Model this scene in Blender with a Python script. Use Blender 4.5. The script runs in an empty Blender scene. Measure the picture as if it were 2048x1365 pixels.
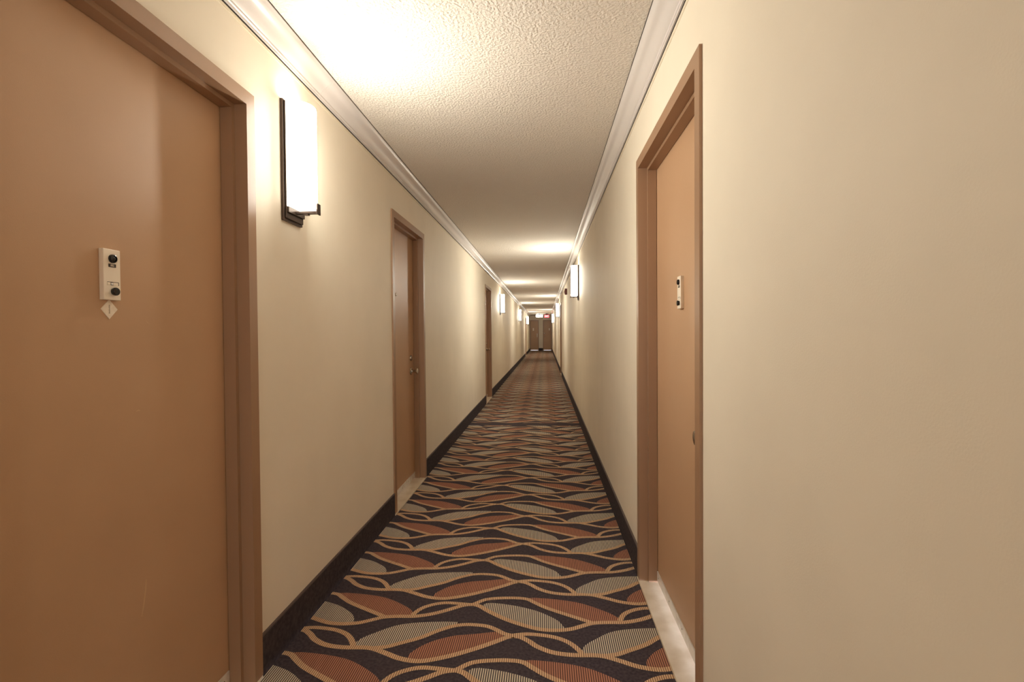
import bpy, bmesh, math, random
from mathutils import Vector, Matrix
from mathutils.geometry import tessellate_polygon

scene = bpy.context.scene
COL = scene.collection

# ------------------------------------------------------------------ camera
F_PX, YAW, PITCH, ROLL, EYE = 1013.2, -.0651, .0166, .0074, 1.3
def ray(u, v):
    c, s = math.cos(ROLL), math.sin(ROLL); u, v = c*u - s*v, s*u + c*v
    x, y, z = u, 1.0, -v
    c, s = math.cos(PITCH), math.sin(PITCH); y, z = c*y + s*z, -s*y + c*z
    c, s = math.cos(YAW), math.sin(YAW); x, y = c*x + s*y, -s*x + c*y
    return Vector((x, y, z))
cam_data = bpy.data.cameras.new('camera'); cam = bpy.data.objects.new('camera', cam_data); COL.objects.link(cam)
fw = ray(0, 0).normalized(); rt = (ray(1, 0) - ray(0, 0)).normalized(); up = rt.cross(fw).normalized()
m = Matrix((rt, up, -fw)).transposed().to_4x4(); m.translation = Vector((0, 0, EYE))
cam.matrix_world = m
cam_data.sensor_width = 36.0; cam_data.lens = 36.0*F_PX/2048; cam_data.clip_start = .02; cam_data.clip_end = 200
scene.camera = cam

# ------------------------------------------------------------------ world, exposure
world = bpy.data.worlds.new('world'); scene.world = world; world.use_nodes = True
bg = world.node_tree.nodes['Background']; bg.inputs[0].default_value = (.95, .97, 1.0, 1); bg.inputs[1].default_value = .6
vs = scene.view_settings
vs.view_transform = 'Standard'; vs.look = 'None'; vs.gamma = 1; vs.use_curve_mapping = False; vs.exposure = 2.6
scene.cycles.max_bounces = 16; scene.cycles.diffuse_bounces = 12; scene.cycles.glossy_bounces = 6
scene.cycles.sample_clamp_indirect = 8.0
SIDE_GLOW, TOP_GLOW, FRONT_GLOW, FLANK_GLOW = .9, 5.0, 14.0, 31.0

# ------------------------------------------------------------------ dimensions (metres)
XL, XR, ZC = -1.0813, .4883, 2.516
YB, YE = -5.0, 36.5            # corridor from behind the camera to the end wall
BASE_H, FRAME_H, CASE = .1615, 2.184, .05
WT = .14

# ------------------------------------------------------------------ colour helpers
def lin(c):
    def f(v):
        v /= 255
        return v/12.92 if v <= .04045 else ((v+.055)/1.055)**2.4
    return tuple(f(v) for v in c) + (1,)

def new_mat(name, col, rough=.6, metal=0, spec=.5):
    m = bpy.data.materials.new(name); m.use_nodes = True
    b = m.node_tree.nodes['Principled BSDF']
    b.inputs['Base Color'].default_value = lin(col); b.inputs['Roughness'].default_value = rough
    b.inputs['Metallic'].default_value = metal; b.inputs['Specular IOR Level'].default_value = spec
    return m
def nodes(m): return m.node_tree.nodes, m.node_tree.links, m.node_tree.nodes['Principled BSDF']
def add_bump(m, scale, strength, dist, detail=3, kind='noise'):
    n, l, b = nodes(m)
    tc = n.new('ShaderNodeTexCoord'); t = n.new('ShaderNodeTexNoise')
    t.inputs['Scale'].default_value = scale; t.inputs['Detail'].default_value = detail
    bp = n.new('ShaderNodeBump'); bp.inputs['Strength'].default_value = strength; bp.inputs['Distance'].default_value = dist
    l.new(tc.outputs['Object'], t.inputs['Vector']); l.new(t.outputs['Fac'], bp.inputs['Height']); l.new(bp.outputs['Normal'], b.inputs['Normal'])
    return m
def mottle(m, ca, cb, scale, detail=4, lo=.35, hi=.65):
    n, l, b = nodes(m)
    tc = n.new('ShaderNodeTexCoord'); t = n.new('ShaderNodeTexNoise'); t.inputs['Scale'].default_value = scale; t.inputs['Detail'].default_value = detail
    mr = n.new('ShaderNodeMapRange'); mr.inputs[1].default_value = lo; mr.inputs[2].default_value = hi
    mx = n.new('ShaderNodeMix'); mx.data_type = 'RGBA'; mx.inputs[6].default_value = lin(ca); mx.inputs[7].default_value = lin(cb)
    l.new(tc.outputs['Object'], t.inputs['Vector']); l.new(t.outputs['Fac'], mr.inputs[0]); l.new(mr.outputs[0], mx.inputs[0]); l.new(mx.outputs[2], b.inputs['Base Color'])
    return m
def stripes(m, ca, cb, period, duty=.5):
    # ribbed loop pile: bands that run along the corridor
    n, l, b = nodes(m)
    tc = n.new('ShaderNodeTexCoord'); sp = n.new('ShaderNodeSeparateXYZ')
    d = n.new('ShaderNodeMath'); d.operation = 'MULTIPLY'; d.inputs[1].default_value = 2*math.pi/period
    s = n.new('ShaderNodeMath'); s.operation = 'SINE'
    mr = n.new('ShaderNodeMapRange'); mr.inputs[1].default_value = -.25 - (duty-.5)*2; mr.inputs[2].default_value = .25 - (duty-.5)*2
    mx = n.new('ShaderNodeMix'); mx.data_type = 'RGBA'; mx.inputs[6].default_value = lin(cb); mx.inputs[7].default_value = lin(ca)
    l.new(tc.outputs['Object'], sp.inputs[0]); l.new(sp.outputs[0], d.inputs[0]); l.new(d.outputs[0], s.inputs[0])
    l.new(s.outputs[0], mr.inputs[0]); l.new(mr.outputs[0], mx.inputs[0]); l.new(mx.outputs[2], b.inputs['Base Color'])
    bp = n.new('ShaderNodeBump'); bp.inputs['Strength'].default_value = .35; bp.inputs['Distance'].default_value = .002
    l.new(s.outputs[0], bp.inputs['Height']); l.new(bp.outputs['Normal'], b.inputs['Normal'])
    return m
def glow(name, col, strength):
    m = new_mat(name, col, .4); b = m.node_tree.nodes['Principled BSDF']
    b.inputs['Emission Color'].default_value = lin(col); b.inputs['Emission Strength'].default_value = strength
    return m

M = {}
M['wall'] = add_bump(mottle(new_mat('wall_paint', (232, 222, 204), .62), (230, 220, 202), (234, 224, 206), 3), 260, .12, .002)
M['ceiling'] = add_bump(new_mat('textured_ceiling', (227, 219, 209), .8), 85, 1.0, .010, 5)
M['crown'] = add_bump(new_mat('crown_paint', (216, 209, 206), .3), 30, .05, .002)
M['bead'] = new_mat('bead_paint', (236, 225, 205), .45)
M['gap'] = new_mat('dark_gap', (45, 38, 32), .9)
M['door'] = add_bump(mottle(new_mat('door_paint', (190, 153, 120), .42), (188, 151, 118), (193, 156, 123), 2.2), 380, .12, .0015)
M['frame'] = add_bump(new_mat('frame_paint', (158, 124, 96), .38), 120, .08, .0015)
M['frame_dark'] = new_mat('frame_shadow_gap', (40, 26, 20), .9)
M['marble'] = mottle(new_mat('marble_saddle', (220, 205, 178), .4), (226, 213, 190), (205, 188, 160), 9, 6)
M['alum'] = mottle(new_mat('brushed_aluminium', (232, 228, 220), .38, .35), (236, 232, 226), (218, 212, 204), 25)
M['screw'] = new_mat('screw_hole', (60, 50, 42), .5, .5)
M['nickel'] = new_mat('satin_nickel', (190, 182, 172), .22, 1)
M['base'] = add_bump(mottle(new_mat('black_base_carpet', (68, 61, 64), .95, spec=.1), (60, 54, 57), (76, 68, 70), 60), 500, .4, .002)
M['basetrim'] = new_mat('base_binding', (92, 78, 74), .8)
M['ivory'] = new_mat('ivory_plastic', (240, 228, 210), .4)
M['ivory_side'] = new_mat('ivory_plastic_side', (190, 172, 148), .5)
M['black'] = new_mat('black_gloss', (22, 20, 20), .15)
M['label'] = new_mat('label_brown', (52, 36, 24), .5)
M['labeltext'] = new_mat('label_text', (225, 212, 190), .5)
M['slot'] = new_mat('slot_shadow', (70, 55, 42), .8)
M['window'] = new_mat('slot_card', (235, 232, 228), .4)
M['sticker'] = mottle(new_mat('sticker_cream', (240, 228, 210), .4), (242, 231, 214), (230, 216, 196), 60)
M['print'] = new_mat('sticker_print', (150, 130, 105), .6)
M['chip'] = new_mat('paint_chip', (205, 172, 135), .7)
M['bronze'] = new_mat('dark_bronze', (88, 74, 66), .32, .75)
M['shade'] = glow('lit_glass', (255, 250, 234), SIDE_GLOW)
M['shade_front'] = glow('lit_glass_front', (255, 250, 234), FRONT_GLOW)
M['shade_flank'] = glow('lit_glass_flank', (255, 250, 234), FLANK_GLOW)
M['shade_top'] = glow('lit_glass_opening', (255, 243, 222), TOP_GLOW)
M['sign_white'] = glow('lit_white_sign', (255, 250, 232), 5.0)
M['sign_red'] = glow('lit_red_sign', (240, 92, 100), .26)
M['sign_text'] = glow('lit_sign_lettering', (255, 215, 215), .34)
M['housing'] = new_mat('sign_housing', (62, 52, 40), .5)
M['alarm'] = new_mat('alarm_red', (120, 60, 50), .45)
M['alarm_lens'] = new_mat('alarm_lens', (196, 170, 140), .2)
M['c_dark'] = add_bump(mottle(new_mat('carpet_dark', (76, 69, 75), .95, spec=.05), (66, 60, 67), (86, 77, 82), 90), 600, .5, .003)
M['c_tan'] = stripes(new_mat('carpet_tan', (208, 160, 108), .95, spec=.05), (226, 194, 156), (150, 116, 94), .0088, .6)
M['c_grey'] = stripes(new_mat('carpet_grey', (180, 170, 145), .95, spec=.05), (220, 209, 188), (84, 76, 78), .0088, .5)
M['c_rust'] = stripes(new_mat('carpet_rust', (150, 90, 65), .95, spec=.05), (190, 136, 112), (102, 72, 66), .0088, .55)

# ------------------------------------------------------------------ mesh builder
class MB:
    def __init__(s): s.v, s.f, s.mi, s.mats = [], [], [], []
    def mat(s, m):
        if m not in s.mats: s.mats.append(m)
        return s.mats.index(m)
    def poly(s, pts, faces, m):
        k = len(s.v); i = s.mat(m); s.v += [tuple(p) for p in pts]
        for f in faces: s.f.append([k+a for a in f]); s.mi.append(i)
    def box(s, a, b, m, T=None):
        x0, y0, z0 = a; x1, y1, z1 = b
        P = [(x0,y0,z0),(x1,y0,z0),(x1,y1,z0),(x0,y1,z0),(x0,y0,z1),(x1,y0,z1),(x1,y1,z1),(x0,y1,z1)]
        if T: P = [T(*p) for p in P]
        s.poly(P, [(0,3,2,1),(4,5,6,7),(0,1,5,4),(1,2,6,5),(2,3,7,6),(3,0,4,7)], m)
    def lathe(s, prof, m, T, n=32):
        # prof: (radius, out) ; T maps (a, out, b) with a, b in the disc plane
        k = []
        P = []; rings = []
        for r, o in prof:
            rings.append(len(P))
            for j in range(n):
                t = 2*math.pi*j/n; P.append(T(r*math.cos(t), o, r*math.sin(t)))
        F = []
        for q in range(len(prof)-1):
            for j in range(n):
                F.append((rings[q]+j, rings[q]+(j+1)%n, rings[q+1]+(j+1)%n, rings[q+1]+j))
        F.append(tuple(range(rings[0], rings[0]+n))[::-1]); F.append(tuple(range(rings[-1], rings[-1]+n)))
        s.poly(P, F, m)
    def prism(s, outline, y0, y1, m, T=lambda x, y, z: (x, y, z)):
        n = len(outline)
        P = [T(x, y0, z) for x, z in outline] + [T(x, y1, z) for x, z in outline]
        F = [(i, (i+1)%n, n+(i+1)%n, n+i) for i in range(n)] + [tuple(range(n))[::-1], tuple(range(n, 2*n))]
        s.poly(P, F, m)
    def build(s, name, parent=None, smooth=False, bevel=0, seg=2, fix=True):
        me = bpy.data.meshes.new(name); me.from_pydata(s.v, [], s.f)
        for mm in s.mats: me.materials.append(mm)
        me.polygons.foreach_set('material_index', s.mi)
        if fix:
            bm = bmesh.new(); bm.from_mesh(me); bmesh.ops.recalc_face_normals(bm, faces=bm.faces); bm.to_mesh(me); bm.free()
        if smooth:
            me.polygons.foreach_set('use_smooth', [True]*len(me.polygons))
            try: me.set_sharp_from_angle(angle=math.radians(38))
            except Exception: pass
        o = bpy.data.objects.new(name, me); COL.objects.link(o)
        if parent: 
            o.parent = parent; o.matrix_parent_inverse = Matrix.Translation(-parent.location)
        if bevel:
            b = o.modifiers.new('bevel', 'BEVEL'); b.width = bevel; b.segments = seg; b.limit_method = 'ANGLE'; b.harden_normals = False
        return o
def tag(o, label=None, cat=None, group=None, kind=None):
    if label: o['label'] = label
    if cat: o['category'] = cat
    if group: o['group'] = group
    if kind: o['kind'] = kind
    return o
def empty(name, loc):
    o = bpy.data.objects.new(name, None); COL.objects.link(o); o.location = loc; o.empty_display_size = .1
    return o
def text_mesh(body, size, m, T, name, parent, bold=0.0):
    cu = bpy.data.curves.new('t', 'FONT'); cu.body = body; cu.size = size; cu.align_x = 'CENTER'; cu.align_y = 'CENTER'; cu.extrude = .0002; cu.offset = bold
    to = bpy.data.objects.new('t', cu); COL.objects.link(to); bpy.context.view_layer.update()
    me = bpy.data.meshes.new_from_object(to.evaluated_get(bpy.context.evaluated_depsgraph_get()))
    bpy.data.objects.remove(to); bpy.data.curves.remove(cu)
    mb = MB(); mb.poly([T(v.co.x, v.co.z, v.co.y) for v in me.vertices], [tuple(p.vertices) for p in me.polygons], m)
    bpy.data.meshes.remove(me)
    return mb.build(name, parent)

# frames of reference on the three walls: (u along the wall reading left to right, d into the wall, z)
def wall_map(side, a):
    if side == 'left':  return lambda u, d, z: (XL - d, a + u, z)
    if side == 'right': return lambda u, d, z: (XR + d, a - u, z)
    return lambda u, d, z: (a + u, YE + d, z)

# ------------------------------------------------------------------ doors list: side, start along wall, width
DOORS = [
    dict(n=1, side='left',  y0=.770,  y1=1.829, latch='near', unit='802', label='brown apartment door nearest on the left wall, its door viewer above a cream diamond sticker', name=True),
    dict(n=2, side='right', y0=1.607, y1=2.686, latch='near', unit='803', label='brown apartment door nearest on the right wall, cream marble threshold beside the carpet'),
    dict(n=3, side='left',  y0=3.526, y1=4.483, latch='far', unit=None, label='brown door on the left wall just beyond the nearest wall sconce, round knob showing'),
    dict(n=4, side='left',  y0=9.15,  y1=10.16, latch='far', unit=None, label='narrow-looking brown door on the left wall, before the second left sconce'),
    dict(n=5, side='right', y0=15.0,  y1=16.02, latch='near', unit=None, label='far brown door seen edge-on in the right wall'),
    dict(n=6, side='left',  y0=28.0,  y1=29.0, latch='far', unit=None, label='far brown door seen edge-on in the left wall beside the last left sconce'),
]
END = [dict(n=7, x0=-1.072, x1=-.45, label='brown door in the end wall, left of the pair'),
       dict(n=8, x0=-.145, x1=.478, label='brown door in the end wall, right of the pair')]

# ------------------------------------------------------------------ walls, ceiling
def side_wall(side):
    mb = MB(); ds = sorted([d for d in DOORS if d['side'] == side], key=lambda d: d['y0'])
    xa, xb = (XL-WT, XL) if side == 'left' else (XR, XR+WT)
    y = YB
    for d in ds:
        a, b = d['y0']+.02, d['y1']-.02
        mb.box((xa, y, 0), (xb, a, ZC), M['wall']); mb.box((xa, a, FRAME_H-.02), (xb, b, ZC), M['wall']); y = b
    mb.box((xa, y, 0), (xb, YE, ZC), M['wall'])
    return tag(mb.build('wall_'+side), kind='structure')
side_wall('left'); side_wall('right')
mb = MB(); x = XL - WT
for d in END:
    mb.box((x, YE, 0), (d['x0']+.02, YE+WT, ZC), M['wall']); mb.box((d['x0']+.02, YE, FRAME_H-.02), (d['x1']-.02, YE+WT, ZC), M['wall']); x = d['x1']-.02
mb.box((x, YE, 0), (XR+WT, YE+WT, ZC), M['wall'])
tag(mb.build('wall_back'), kind='structure')
mb = MB(); mb.box((XL-WT, YB, ZC), (XR+WT, YE+WT, ZC+.15), M['ceiling']); tag(mb.build('ceiling'), kind='structure')

# ------------------------------------------------------------------ crown moulding, one run per side, with its butt joints
CROWN = [(0, 0), (.0846, 0), (.0846, .006), (.0800, .010), (.0765, .016), (.0715, .021), (.0640, .0255), (.0560, .029), (.0480, .034),
         (.0410, .041), (.0350, .048), (.0280, .056), (.0210, .0625), (.0150, .0665), (.0150, .0745), (.0105, .0775), (.0105, .0846), (0, .0846)]
def crown(side, n, joints):
    sg = 1 if side == 'left' else -1; X = XL if side == 'left' else XR
    mb = MB(); ys = [YB] + joints + [YE-.001]
    for i in range(len(ys)-1):
        a = ys[i] + (.0012 if i else 0); b = ys[i+1] - (.0012 if i < len(ys)-2 else 0)
        mb.prism([(X + sg*p, ZC - d) for p, d in CROWN], a, b, M['crown'])
    # dark shadow line and the small painted bead on the wall under it
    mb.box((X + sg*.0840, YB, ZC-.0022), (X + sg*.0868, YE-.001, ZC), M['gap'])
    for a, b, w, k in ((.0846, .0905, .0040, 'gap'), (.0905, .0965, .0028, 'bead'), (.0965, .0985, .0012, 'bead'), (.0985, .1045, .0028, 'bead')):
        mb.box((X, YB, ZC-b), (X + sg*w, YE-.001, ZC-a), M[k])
    o = mb.build('trim_%d' % n, smooth=True); return tag(o, kind='structure')
crown('left', 1, [2.38, 7.3, 12.2, 17.1, 22.0, 26.9, 31.8])
crown('right', 2, [6.35, 11.2, 16.1, 21.0, 25.9, 30.8])
mb = MB(); mb.prism([(YE-p, ZC-d) for p, d in CROWN], XL+.001, XR-.001, M['crown'], T=lambda x, y, z: (y, x, z))
# end wall carries no deep crown in the photograph: keep only a slim cove
mb = MB(); mb.prism([(YE, ZC), (YE-.03, ZC), (YE-.024, ZC-.012), (YE-.008, ZC-.028), (YE, ZC-.03)], XL+.08, XR-.08, M['crown'], T=lambda x, y, z: (y, x, z))
tag(mb.build('trim_3'), kind='structure')

# ------------------------------------------------------------------ baseboards
def baseboard(side):
    X = XL if side == 'left' else XR; sg = 1 if side == 'left' else -1
    mb = MB(); y = YB
    for d in sorted([d for d in DOORS if d['side'] == side], key=lambda d: d['y0']) + [dict(y0=YE, y1=YE)]:
        mb.box((X, y, 0), (X+sg*.008, d['y0']-.001, BASE_H-.007), M['base'])
        mb.box((X, y, BASE_H-.007), (X+sg*.0095, d['y0']-.001, BASE_H), M['basetrim'])
        y = d['y1']+.001
    return tag(mb.build('baseboard_'+side), kind='structure')
baseboard('left'); baseboard('right')
mb = MB(); mb.box((END[0]['x1']+.002, YE-.03, 0), (END[1]['x0']-.002, YE, .17), M['base']); tag(mb.build('baseboard_back'), kind='structure')

# ------------------------------------------------------------------ carpet floor with its woven pattern
PX, PY = .945, .4725
S = lambda pts, dx=0., dy=0.: [(a+dx, b+dy) for a, b in pts]
A1 = [(-.150,2.140),(-.114,2.136),(-.076,2.109),(-.040,2.074),(.022,2.040),(.103,2.027),(.211,2.029),(.286,2.001),(.353,1.970),(.426,1.956),(.488,1.968),(.567,2.001),(.633,2.037),(.675,2.062),(.737,2.104),(.776,2.132),(.805,2.140)]
A2 = [(.215,2.027),(.278,2.039),(.329,2.066),(.409,2.111),(.468,2.161),(.531,2.201),(.575,2.214),(.622,2.216),(.680,2.208),(.721,2.186),(.761,2.157),(.800,2.143)]
A3 = [(-.160,2.142),(-.105,2.156),(-.059,2.158),(.019,2.146),(.073,2.122),(.111,2.087),(.141,2.040)]
B1 = [(-.370,2.380),(-.345,2.381),(-.314,2.367),(-.279,2.335),(-.225,2.293),(-.173,2.259),(-.099,2.222),(-.027,2.196),(.043,2.193),(.104,2.205),(.152,2.229),(.200,2.254),(.260,2.264),(.347,2.270),(.420,2.294),(.485,2.331),(.540,2.368),(.575,2.380),(.600,2.381)]
B2 = [(-.385,2.377),(-.352,2.384),(-.320,2.412),(-.291,2.432),(-.239,2.445),(-.161,2.452),(-.098,2.445),(-.055,2.412),(-.004,2.372),(.071,2.329),(.142,2.291),(.205,2.257)]
B3 = [(.327,2.280),(.353,2.332),(.396,2.368),(.455,2.390),(.520,2.388),(.575,2.382),(.610,2.385)]
gA = S([(-.805,2.030),(-.790,2.090),(-.734,2.143),(-.676,2.189),(-.609,2.214),(-.515,2.229),(-.400,2.234),(-.422,2.200),(-.476,2.160),(-.536,2.111),(-.615,2.066),(-.695,2.030),(-.749,2.026)], .945)
rA = S([(-.552,1.958),(-.557,1.991),(-.548,2.016),(-.514,2.060),(-.464,2.100),(-.400,2.130),(-.373,2.137),(-.292,2.152),(-.237,2.166),(-.192,2.168),(-.187,2.130),(-.208,2.106),(-.270,2.062),(-.312,2.042),(-.378,2.005),(-.457,1.970),(-.519,1.956)], .945)
gB = [(-.300,2.385),(-.261,2.402),(-.156,2.384),(-.054,2.347),(.011,2.303),(.054,2.263),(.078,2.210),(.073,2.194),(.043,2.191),(-.027,2.196),(-.099,2.222),(-.173,2.259),(-.225,2.291),(-.280,2.338)]
rB = [(-.090,2.456),(-.004,2.456),(.100,2.440),(.175,2.415),(.247,2.372),(.302,2.330),(.330,2.290),(.322,2.270),(.260,2.264),(.197,2.260),(.142,2.293),(.071,2.329),(-.004,2.371),(-.055,2.411)]
def smooth_line(pts, n=5, closed=False):
    out = []; N = len(pts)
    g = (lambda i: pts[i % N]) if closed else (lambda i: pts[max(0, min(N-1, i))])
    for i in range(N if closed else N-1):
        p0, p1, p2, p3 = g(i-1), g(i), g(i+1), g(i+2)
        for k in range(n):
            t = k/n
            out.append(tuple(.5*((2*p1[c]) + (-p0[c]+p2[c])*t + (2*p0[c]-5*p1[c]+4*p2[c]-p3[c])*t*t + (-p0[c]+3*p1[c]-3*p2[c]+p3[c])*t**3) for c in (0, 1)))
    if not closed: out.append(pts[-1])
    return out
def ribbon(pts, hw):
    q = smooth_line(pts, 4); L, R = [], []
    for i, p in enumerate(q):
        a, b = q[max(0, i-1)], q[min(len(q)-1, i+1)]; dx, dy = b[0]-a[0], b[1]-a[1]; d = math.hypot(dx, dy) or 1
        L.append((p[0]-dy/d*hw, p[1]+dx/d*hw)); R.append((p[0]+dy/d*hw, p[1]-dx/d*hw))
    return [[L[i], R[i], R[i+1], L[i+1]] for i in range(len(q)-1)]
def tris(poly):
    q = smooth_line(poly, 2, True)
    return [[q[a] for a in t] for t in tessellate_polygon([[Vector((x, y, 0)) for x, y in q]])]
cell = []
for pl, mm in ((gA, 'c_grey'), (rA, 'c_rust'), (gB, 'c_grey'), (rB, 'c_rust')):
    cell += [(t, .0006, mm) for t in tris(pl)]
for k, (pl, hw) in enumerate(((A1, .0130), (A2, .0120), (A3, .0120), (B1, .0130), (B2, .0120), (B3, .0120))):
    cell += [(q, .0010 + .00008*k, 'c_tan') for q in ribbon(pl, hw)]
def clip(poly, lo, hi, ax):
    for val, sgn in ((lo, 1), (hi, -1)):
        out = []
        for i in range(len(poly)):
            a, b = poly[i-1], poly[i]; ia, ib = (a[ax]-val)*sgn >= 0, (b[ax]-val)*sgn >= 0
            if ia != ib:
                t = (val-a[ax])/(b[ax]-a[ax]); out.append((a[0]+(b[0]-a[0])*t, a[1]+(b[1]-a[1])*t))
            if ib: out.append(b)
        poly = out
        if len(poly) < 3: return []
    return poly
fl = MB()
fl.box((XL-WT, YB, -.1), (XR+WT, YE+WT, 0), M['c_dark'])
SPANS = [(YB+.001, 7.04, 0.0), (7.25, 16.70, .11), (16.76, YE-.002, .2)]
for lo, hi, ph in SPANS:
    r0 = int(math.floor((lo-2.5)/PY))-1; r1 = int(math.ceil((hi-1.9)/PY))+1
    for r in range(r0, r1+1):
        for c in (-2, -1, 0, 1):
            for poly, z, mm in cell:
                q = [(x+c*PX, y+r*PY+ph) for x, y in poly]
                if max(p[0] for p in q) < XL or min(p[0] for p in q) > XR or max(p[1] for p in q) < lo or min(p[1] for p in q) > hi: continue
                q = clip(q, XL, XR, 0)
                if q: q = clip(q, lo, hi, 1)
                if len(q) >= 3:
                    ar = sum(q[i-1][0]*q[i][1]-q[i][0]*q[i-1][1] for i in range(len(q)))
                    if ar < 0: q = q[::-1]
                    if abs(ar) > 1e-8: fl.poly([(x, y, z) for x, y in q], [tuple(range(len(q)))], M[mm])
tag(fl.build('floor', fix=False), kind='structure')

# ------------------------------------------------------------------ doors
def scratch(T, pts, w, parent, d0, name='scratch'):
    mb = MB()
    for i in range(len(pts)-1):
        (a, b), (c, e) = pts[i], pts[i+1]; L = math.hypot(c-a, e-b) or 1; nx, nz = -(e-b)/L*w/2, (c-a)/L*w/2
        k0 = .25 + .75*math.sin(math.pi*(i+.2)/(len(pts)-.6)); k1 = .25 + .75*math.sin(math.pi*min(1, (i+1.2)/(len(pts)-.6)))
        mb.poly([T(a+nx*k0, d0-.0003, b+nz*k0), T(a-nx*k0, d0-.0003, b-nz*k0), T(c-nx*k1, d0-.0003, e-nz*k1), T(c+nx*k1, d0-.0003, e+nz*k1)], [(0, 1, 2, 3)], M['chip'])
    o = mb.build(name, parent); o['label'] = 'pale scratch in the brown paint'; return o
def viewer(T, u, z, d0, root, unit):
    """ivory door viewer plate with peephole, number label, slot and knob; d0 is the leaf face"""
    h, w = .135, .053
    mb = MB(); mb.box((u-w/2, d0-.0135, z-h/2), (u+w/2, d0, z+h/2), M['ivory'], T)
    plate = mb.build('door_viewer', root, bevel=.0015); plate['label'] = 'ivory door viewer plate'
    f = d0-.0135
    mb = MB(); zc = z + h*.315
    mb.lathe([(.0115, f+.001), (.0115, f-.004), (.0105, f-.0065), (.0080, f-.0075), (.0075, f-.0055), (.005, f-.0065), (.001, f-.0085)], M['black'], lambda a, o, b: T(u+a, o, zc+b))
    mb.build('peephole', plate, smooth=True)
    if unit:
        mb = MB(); zl = z + h*.18
        mb.box((u-.0115, f-.0008, zl-.0045), (u+.0115, f+.0005, zl+.0045), M['label'], T); mb.build('number_label', plate)
        text_mesh(unit, .0078, M['labeltext'], lambda a, o, b: T(u+a, f-.0010-o, zl+b), 'unit_number', plate, .00008)
    zs = z - h*.175; mb = MB()
    mb.box((u-.016, f-.0004, zs-.0045), (u+.020, f+.0005, zs+.0045), M['slot'], T)
    mb.box((u-.016, f-.0008, zs-.0045), (u-.0065, f, zs+.0030), M['ivory'], T)
    mb.box((u+.0025, f-.0008, zs-.0045), (u+.0175, f, zs+.0030), M['ivory'], T)
    mb.box((u-.0045, f-.0010, zs-.0033), (u+.0015, f, zs+.0022), M['window'], T)
    mb.build('name_slot', plate)
    zk = z - h*.33; mb = MB()
    mb.lathe([(.0095, f+.001), (.0095, f-.003), (.0108, f-.004), (.0108, f-.0075), (.0095, f-.0095), (.004, f-.0102), (.001, f-.0104)], M['black'], lambda a, o, b: T(u+.004+a, o, zk+b))
    mb.build('bell_knob', plate, smooth=True)
    return plate
def knob(T, u, z, d0, root):
    mb = MB()
    mb.lathe([(.032, d0+.001), (.032, d0-.004), (.028, d0-.008), (.014, d0-.010), (.0115, d0-.016), (.0115, d0-.034), (.014, d0-.040), (.022, d0-.047), (.0265, d0-.053), (.0270, d0-.058), (.0240, d0-.0625), (.012, d0-.0655), (.001, d0-.066)], M['nickel'], lambda a, o, b: T(u+a, o, z+b))
    k = mb.build('door_knob', root, smooth=True); k['label'] = 'round satin metal door knob'
    return k
def deadbolt(T, u, z, d0, root):
    mb = MB()
    mb.lathe([(.024, d0+.001), (.0235, d0-.006), (.019, d0-.012), (.012, d0-.013), (.001, d0-.0135)], M['nickel'], lambda a, o, b: T(u+a, o, z+b))
    mb.build('deadbolt', root, smooth=True)
def door(n, T, W, base, knob_u, view, unit, end=False):
    root = empty('door_%d' % n, base); tag(root, kind='structure')
    D0, D1 = .082, .126                                            # leaf faces
    zb = .013; C = .035 if end else CASE; H = FRAME_H
    # hollow metal frame: casing face, jamb, stop on three sides
    mb = MB(); fm = M['frame']
    for sx in (0, 1):
        f = (lambda u: u) if sx == 0 else (lambda u: W-u)
        def bx(a, b, d0, d1, z0, z1):
            lo, hi = sorted((f(a), f(b))); mb.box((lo, d0, z0), (hi, d1, z1), fm, T)
        bx(0, C, -.010, .0, zb, H); bx(.021, C, 0, .036, zb, H-C); bx(.021, C+.016, .036, .080, zb, H-C-.016); bx(.021, C, .080, WT, zb, H-C)
    mb.box((C, -.010, H-C), (W-C, 0, H), fm, T); mb.box((.021, 0, H-C), (W-.021, .036, H-.021), fm, T)
    mb.box((.021, .036, H-C-.016), (W-.021, .080, H-.021), fm, T); mb.box((.021, .080, H-C), (W-.021, WT, H-.021), fm, T)
    mb.build('door_frame', root)
    mb = MB(); mb.box((C+.004, D0, .022), (W-C-.004, D1, H-C-.003), M['door'], T)
    leaf = mb.build('door_leaf', root, bevel=.001)
    mb = MB(); mb.box((0.002, -.012, 0), (W-.002, WT, .012), M['marble'], T)
    th = mb.build('threshold', root, bevel=.002); th['label'] = 'cream marble threshold'
    if not end:
        mb = MB(); mb.box((C+.018, D0-.005, .024), (W-C-.018, D0, .072), M['alum'], T)
        sw = mb.build('door_sweep', root, bevel=.001); sw['label'] = 'metal door sweep strip'
        ns = 5
        for i in range(ns):
            uu = C+.05 + (W-2*C-.10)*i/(ns-1); mb = MB()
            mb.lathe([(.0032, D0-.0045), (.0032, D0-.0056), (.001, D0-.006)], M['screw'], lambda a, o, b: T(uu+a, o, .050+b), 10)
            mb.build('screw', sw)
    if knob_u is not None:
        knob(T, knob_u, .935 if n == 2 else .972, D0, root); deadbolt(T, knob_u, 1.085, D0, root)
    if view: viewer(T, .511 if n == 1 else (.536 if n == 2 else W/2), 1.462, D0, root, unit)
    return root
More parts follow.
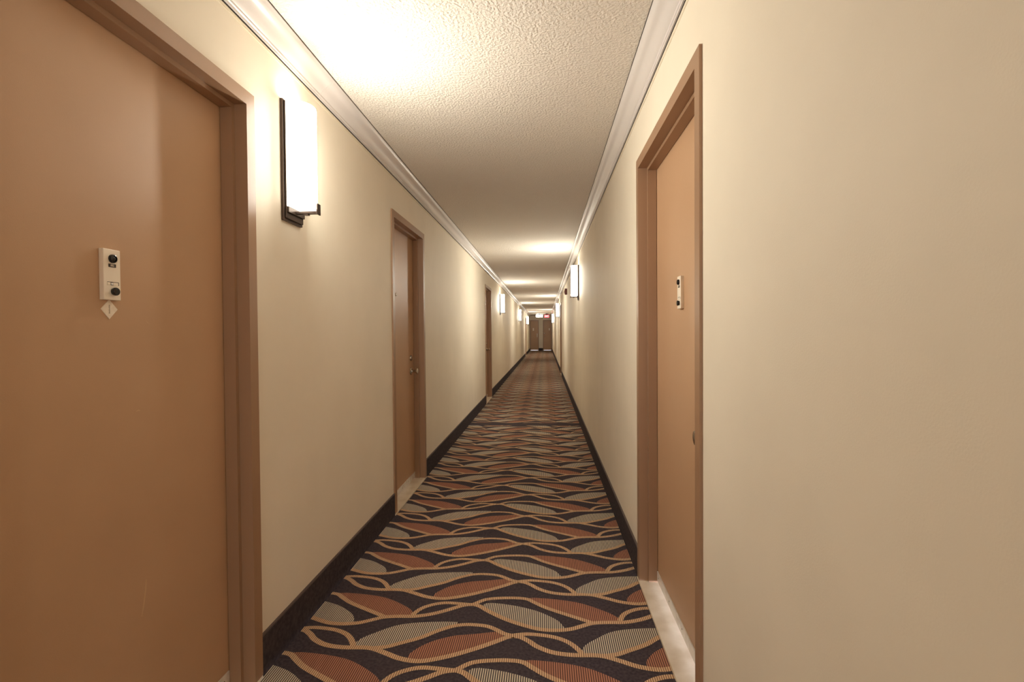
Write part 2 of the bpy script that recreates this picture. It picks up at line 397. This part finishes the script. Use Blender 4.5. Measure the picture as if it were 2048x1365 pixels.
for d in DOORS:
    W = d['y1']-d['y0']
    if d['side'] == 'left':
        T = wall_map('left', d['y0']); kn = (W-.165) if d['latch'] == 'far' else .125; base = (XL, d['y0']+W/2, 0)
    else:
        T = wall_map('right', d['y1']); kn = (W-.155) if d['latch'] == 'near' else .125; base = (XR, d['y0']+W/2, 0)
    if d['n'] == 1: kn = None
    r = door(d['n'], T, W, base, kn, d['n'] in (1, 2, 5, 6, 4), d['unit']); d['root'] = r; d['T'] = T
    r['label'] = d['label']
for d in END:
    W = d['x1']-d['x0']; T = wall_map('end', d['x0'])
    r = door(d['n'], T, W, (d['x0']+W/2, YE, 0), None, False, None, end=True); r['label'] = d['label']
    D0 = .082
    if d['n'] == 7:
        mb = MB(); mb.box((W/2-.12, D0-.012, 1.42), (W/2-.03, D0, 1.62), M['ivory'], T); mb.build('door_viewer', r)
        mb = MB(); mb.box((W-.13, D0-.045, .95), (W-.09, D0-.02, 1.22), M['alum'], T); mb.box((W-.12, D0-.02, .98), (W-.10, D0, 1.19), M['alum'], T); mb.build('pull_handle', r, bevel=.004)
    else:
        mb = MB(); mb.box((W-.20, D0-.012, 1.44), (W-.13, D0, 1.60), M['ivory'], T); mb.build('door_viewer', r)
        mb = MB(); mb.lathe([(.05, D0+.001), (.05, D0-.01), (.035, D0-.03), (.01, D0-.035)], M['nickel'], lambda a, o, b: T(.11+a, o, 1.22+b)); mb.build('deadbolt', r, smooth=True)
        knob(T, .11, .99, D0, r)
# door 1: diamond sticker and scuffs
d1 = DOORS[0]; T = d1['T']; L0 = .082; root = d1['root']
su, sz, sr = 1.283-.770, 1.3705, .0262
mb = MB(); mb.poly([T(su, L0-.0016, sz+sr), T(su+sr, L0-.0016, sz), T(su, L0-.0016, sz-sr), T(su-sr, L0-.0016, sz), T(su, L0, sz+sr), T(su+sr, L0, sz), T(su, L0, sz-sr), T(su-sr, L0, sz)],
                [(0, 1, 2, 3), (4, 7, 6, 5), (0, 4, 5, 1), (1, 5, 6, 2), (2, 6, 7, 3), (3, 7, 4, 0)], M['sticker'])
st = mb.build('sticker', root); st['label'] = 'cream diamond sticker under the door viewer'
mb = MB()
for i in range(9):
    zz = sz + .011 - i*.0027; mb.box((su-.0012-(i % 3)*.0003, L0-.0020, zz-.0008), (su+.0016, L0-.0016, zz+.0008), M['print'], T)
mb.build('printed_line', st)
def d1s(pts, w): scratch(T, [(y-.770, z) for y, z in pts], w, root, L0)
d1s([(1.408, 1.342), (1.414, 1.338), (1.421, 1.334)], .0012)
d1s([(1.367, 1.083), (1.374, 1.086), (1.381, 1.083)], .0035)
d1s([(1.462, 1.318), (1.465, 1.317)], .002)
d1s([(1.372, .490), (1.380, .520), (1.388, .560), (1.391, .590)], .0055)
# door 3: small brass peephole ring
r3, T3 = DOORS[2]['root'], DOORS[2]['T']; mb = MB()
mb.lathe([(.013, L0+.001), (.013, L0-.004), (.009, L0-.006), (.007, L0-.004), (.001, L0-.004)], M['nickel'], lambda a, o, b: T3(.372+a, o, 1.605+b), 20)
mb.build('peephole', r3, smooth=True)
# door 2: scratches
d2 = DOORS[1]; T2 = d2['T']; Y1 = d2['y1']
scratch(T2, [(Y1-y, z) for y, z in [(2.605, .150), (2.575, .140), (2.545, .118), (2.520, .098)]], .004, d2['root'], L0)
scratch(T2, [(Y1-y, z) for y, z in [(2.350, .220), (2.335, .150), (2.315, .070)]], .003, d2['root'], L0)

# ------------------------------------------------------------------ wall sconces
def make_sconce():
    root = empty('wall_sconce', (0, 0, 0))
    # local frame: +x out of the wall, y along it, z up from the plate's lower edge
    bz = M['bronze']; mb = MB()
    mb.box((0, -.080, 0), (.012, .080, .500), bz); mb.box((.012, -.072, .010), (.020, .072, .494), bz)
    mb.build('back_plate', root, bevel=.002)
    # half-round glass, bowed outward
    n = 36; a, b = .0735, .088; prof = []
    for i in range(n+1):
        t = math.pi*i/n; c, s = math.cos(t), math.sin(t)
        prof.append((.021 + b*abs(s)**.9, -a*math.copysign(abs(c)**.85, c)))
    P, F = [], []; zs = [(.058, .965), (.062, .992), (.068, 1), (.486, 1), (.491, .994), (.494, .975)]
    for z, k in zs: P += [(.021 + (x-.021)*k, y*k, z) for x, y in prof]
    N = n+1; mb = MB()
    for q in range(len(zs)-1): F += [(q*N+i, q*N+(i+1) % N, (q+1)*N+(i+1) % N, (q+1)*N+i) for i in range(N)]
    F.append(tuple(range(N))[::-1]); mb.poly(P, F, M['shade'])
    fi, fl_ = mb.mat(M['shade_front']), mb.mat(M['shade_flank'])      # glow made uneven by face; strong flanks steer light along the corridor
    for k, f in enumerate(F[:-1]):
        if 1 <= k//N <= 3:
            j = k % N
            if 14 <= j <= n-15: mb.mi[k] = fi
            elif 9 <= j <= n-10: mb.mi[k] = fl_
    top = [P[(len(zs)-1)*N+i] for i in range(N)]; mb.poly(top, [tuple(range(N))], M['shade_top'])
    g = mb.build('glass_shade', root, smooth=True); g['label'] = 'glowing white half-round glass shade'
    mb = MB(); mb.box((.012, -.012, .040), (.126, .012, .050), bz); mb.box((.118, -.016, .036), (.124, .016, .082), bz)
    mb.box((.020, -.070, .034), (.028, .070, .060), bz); mb.box((.062, -.009, .034), (.080, .009, .044), bz)
    mb.build('shade_bracket', root, bevel=.001)
    return root
proto = make_sconce()
def copy_tree(r):
    c = r.copy(); COL.objects.link(c)
    for ch in r.children:
        k = ch.copy(); COL.objects.link(k); k.parent = c
    return c
SC = [('left', 2.110, 1.772, 'wall sconce nearest on the left wall, between the first two left doors'),
      ('right', 7.34, 1.760, 'wall sconce nearest on the right wall, beyond the open stretch past the right door'),
      ('left', 12.22, 1.728, 'second wall sconce along the left wall, just past the narrow brown door'),
      ('right', 16.97, 1.765, 'second wall sconce along the right wall, between the red alarm and the end wall'),
      ('left', 20.85, 1.745, 'third wall sconce along the left wall, counted from the nearest'),
      ('right', 27.2, 1.772, 'last wall sconce on the right wall, next to the red exit sign'),
      ('left', 29.85, 1.745, 'last wall sconce on the left wall, next to the end wall doors'),
      ('right', -2.9, 1.765, 'wall sconce on the right wall behind the camera position')]
for i, (side, y, z, lab) in enumerate(SC):
    s = proto if i == 0 else copy_tree(proto)
    s.location = (XL if side == 'left' else XR, y, z)
    s.rotation_euler = (0, 0, 0 if side == 'left' else math.pi)
    tag(s, lab, 'wall lamp', 'glowing half-round wall sconces along the corridor')

# ------------------------------------------------------------------ fire alarm on the right wall
root = empty('fire_alarm', (XR, 11.19, 2.19)); tag(root, 'small dark red fire alarm box high on the right wall between two sconces', 'fire alarm')
T = wall_map('right', 11.19)
mb = MB(); mb.box((-.06, -.05, 2.125), (.06, 0, 2.255), M['alarm'], T); mb.build('housing', root, bevel=.004)
mb = MB(); mb.box((-.035, -.062, 2.150), (.035, -.05, 2.215), M['alarm_lens'], T); mb.build('strobe_lens', root, bevel=.003)

# ------------------------------------------------------------------ ceiling signs at the far end
YS = 33.0
def sign(name, x0, x1, z0, z1, face, label, cat, words=None):
    root = empty(name, ((x0+x1)/2, YS, z0)); tag(root, label, cat)
    mb = MB(); mb.box((x0, YS, z0), (x1, YS+.07, z1), M['housing']); mb.build('housing', root, bevel=.006)
    mb = MB(); mb.box((x0+.02, YS-.006, z0+.02), (x1-.02, YS+.001, z1-.02), face); (mb.box((x0+.02, YS+.069, z0+.02), (x1-.02, YS+.076, z1-.02), face) if not words else None); mb.build('lit_panel', root, bevel=.003)  # wordless sign also glows behind: unseen panel added to brighten the end wall
    xm = (x0+x1)/2; mb = MB(); mb.box((xm-.07, YS+.015, z1), (xm+.07, YS+.055, ZC), M['housing']); mb.build('canopy', root)
    if words: text_mesh(words, .115, M['sign_text'], lambda a, o, b: (xm+a, YS-.0075-o, (z0+z1)/2+b), 'lettering', root, .002)
sign('ceiling_sign', -.585, -.118, 2.275, 2.470, M['sign_white'], 'bright white lit sign box hanging before the end wall, left of the red one', 'sign')
sign('exit_sign', -.060, .300, 2.235, 2.455, M['sign_red'], 'glowing red exit sign hanging before the end wall beside the last right sconce', 'exit sign', 'EXIT')

# daylight in the apartment behind the nearest right door: it leaks out under the door sweep
ld = bpy.data.lights.new('room_daylight', 'AREA'); ld.shape = 'RECTANGLE'; ld.size = .95; ld.size_y = .12; ld.energy = 10; ld.color = (.72, .78, 1)
lo = bpy.data.objects.new('room_daylight', ld); COL.objects.link(lo); lo.location = (XR+.9, 2.15, .075)
lo.rotation_euler = Vector((-1, 0, -.07)).to_track_quat('-Z', 'Y').to_euler()
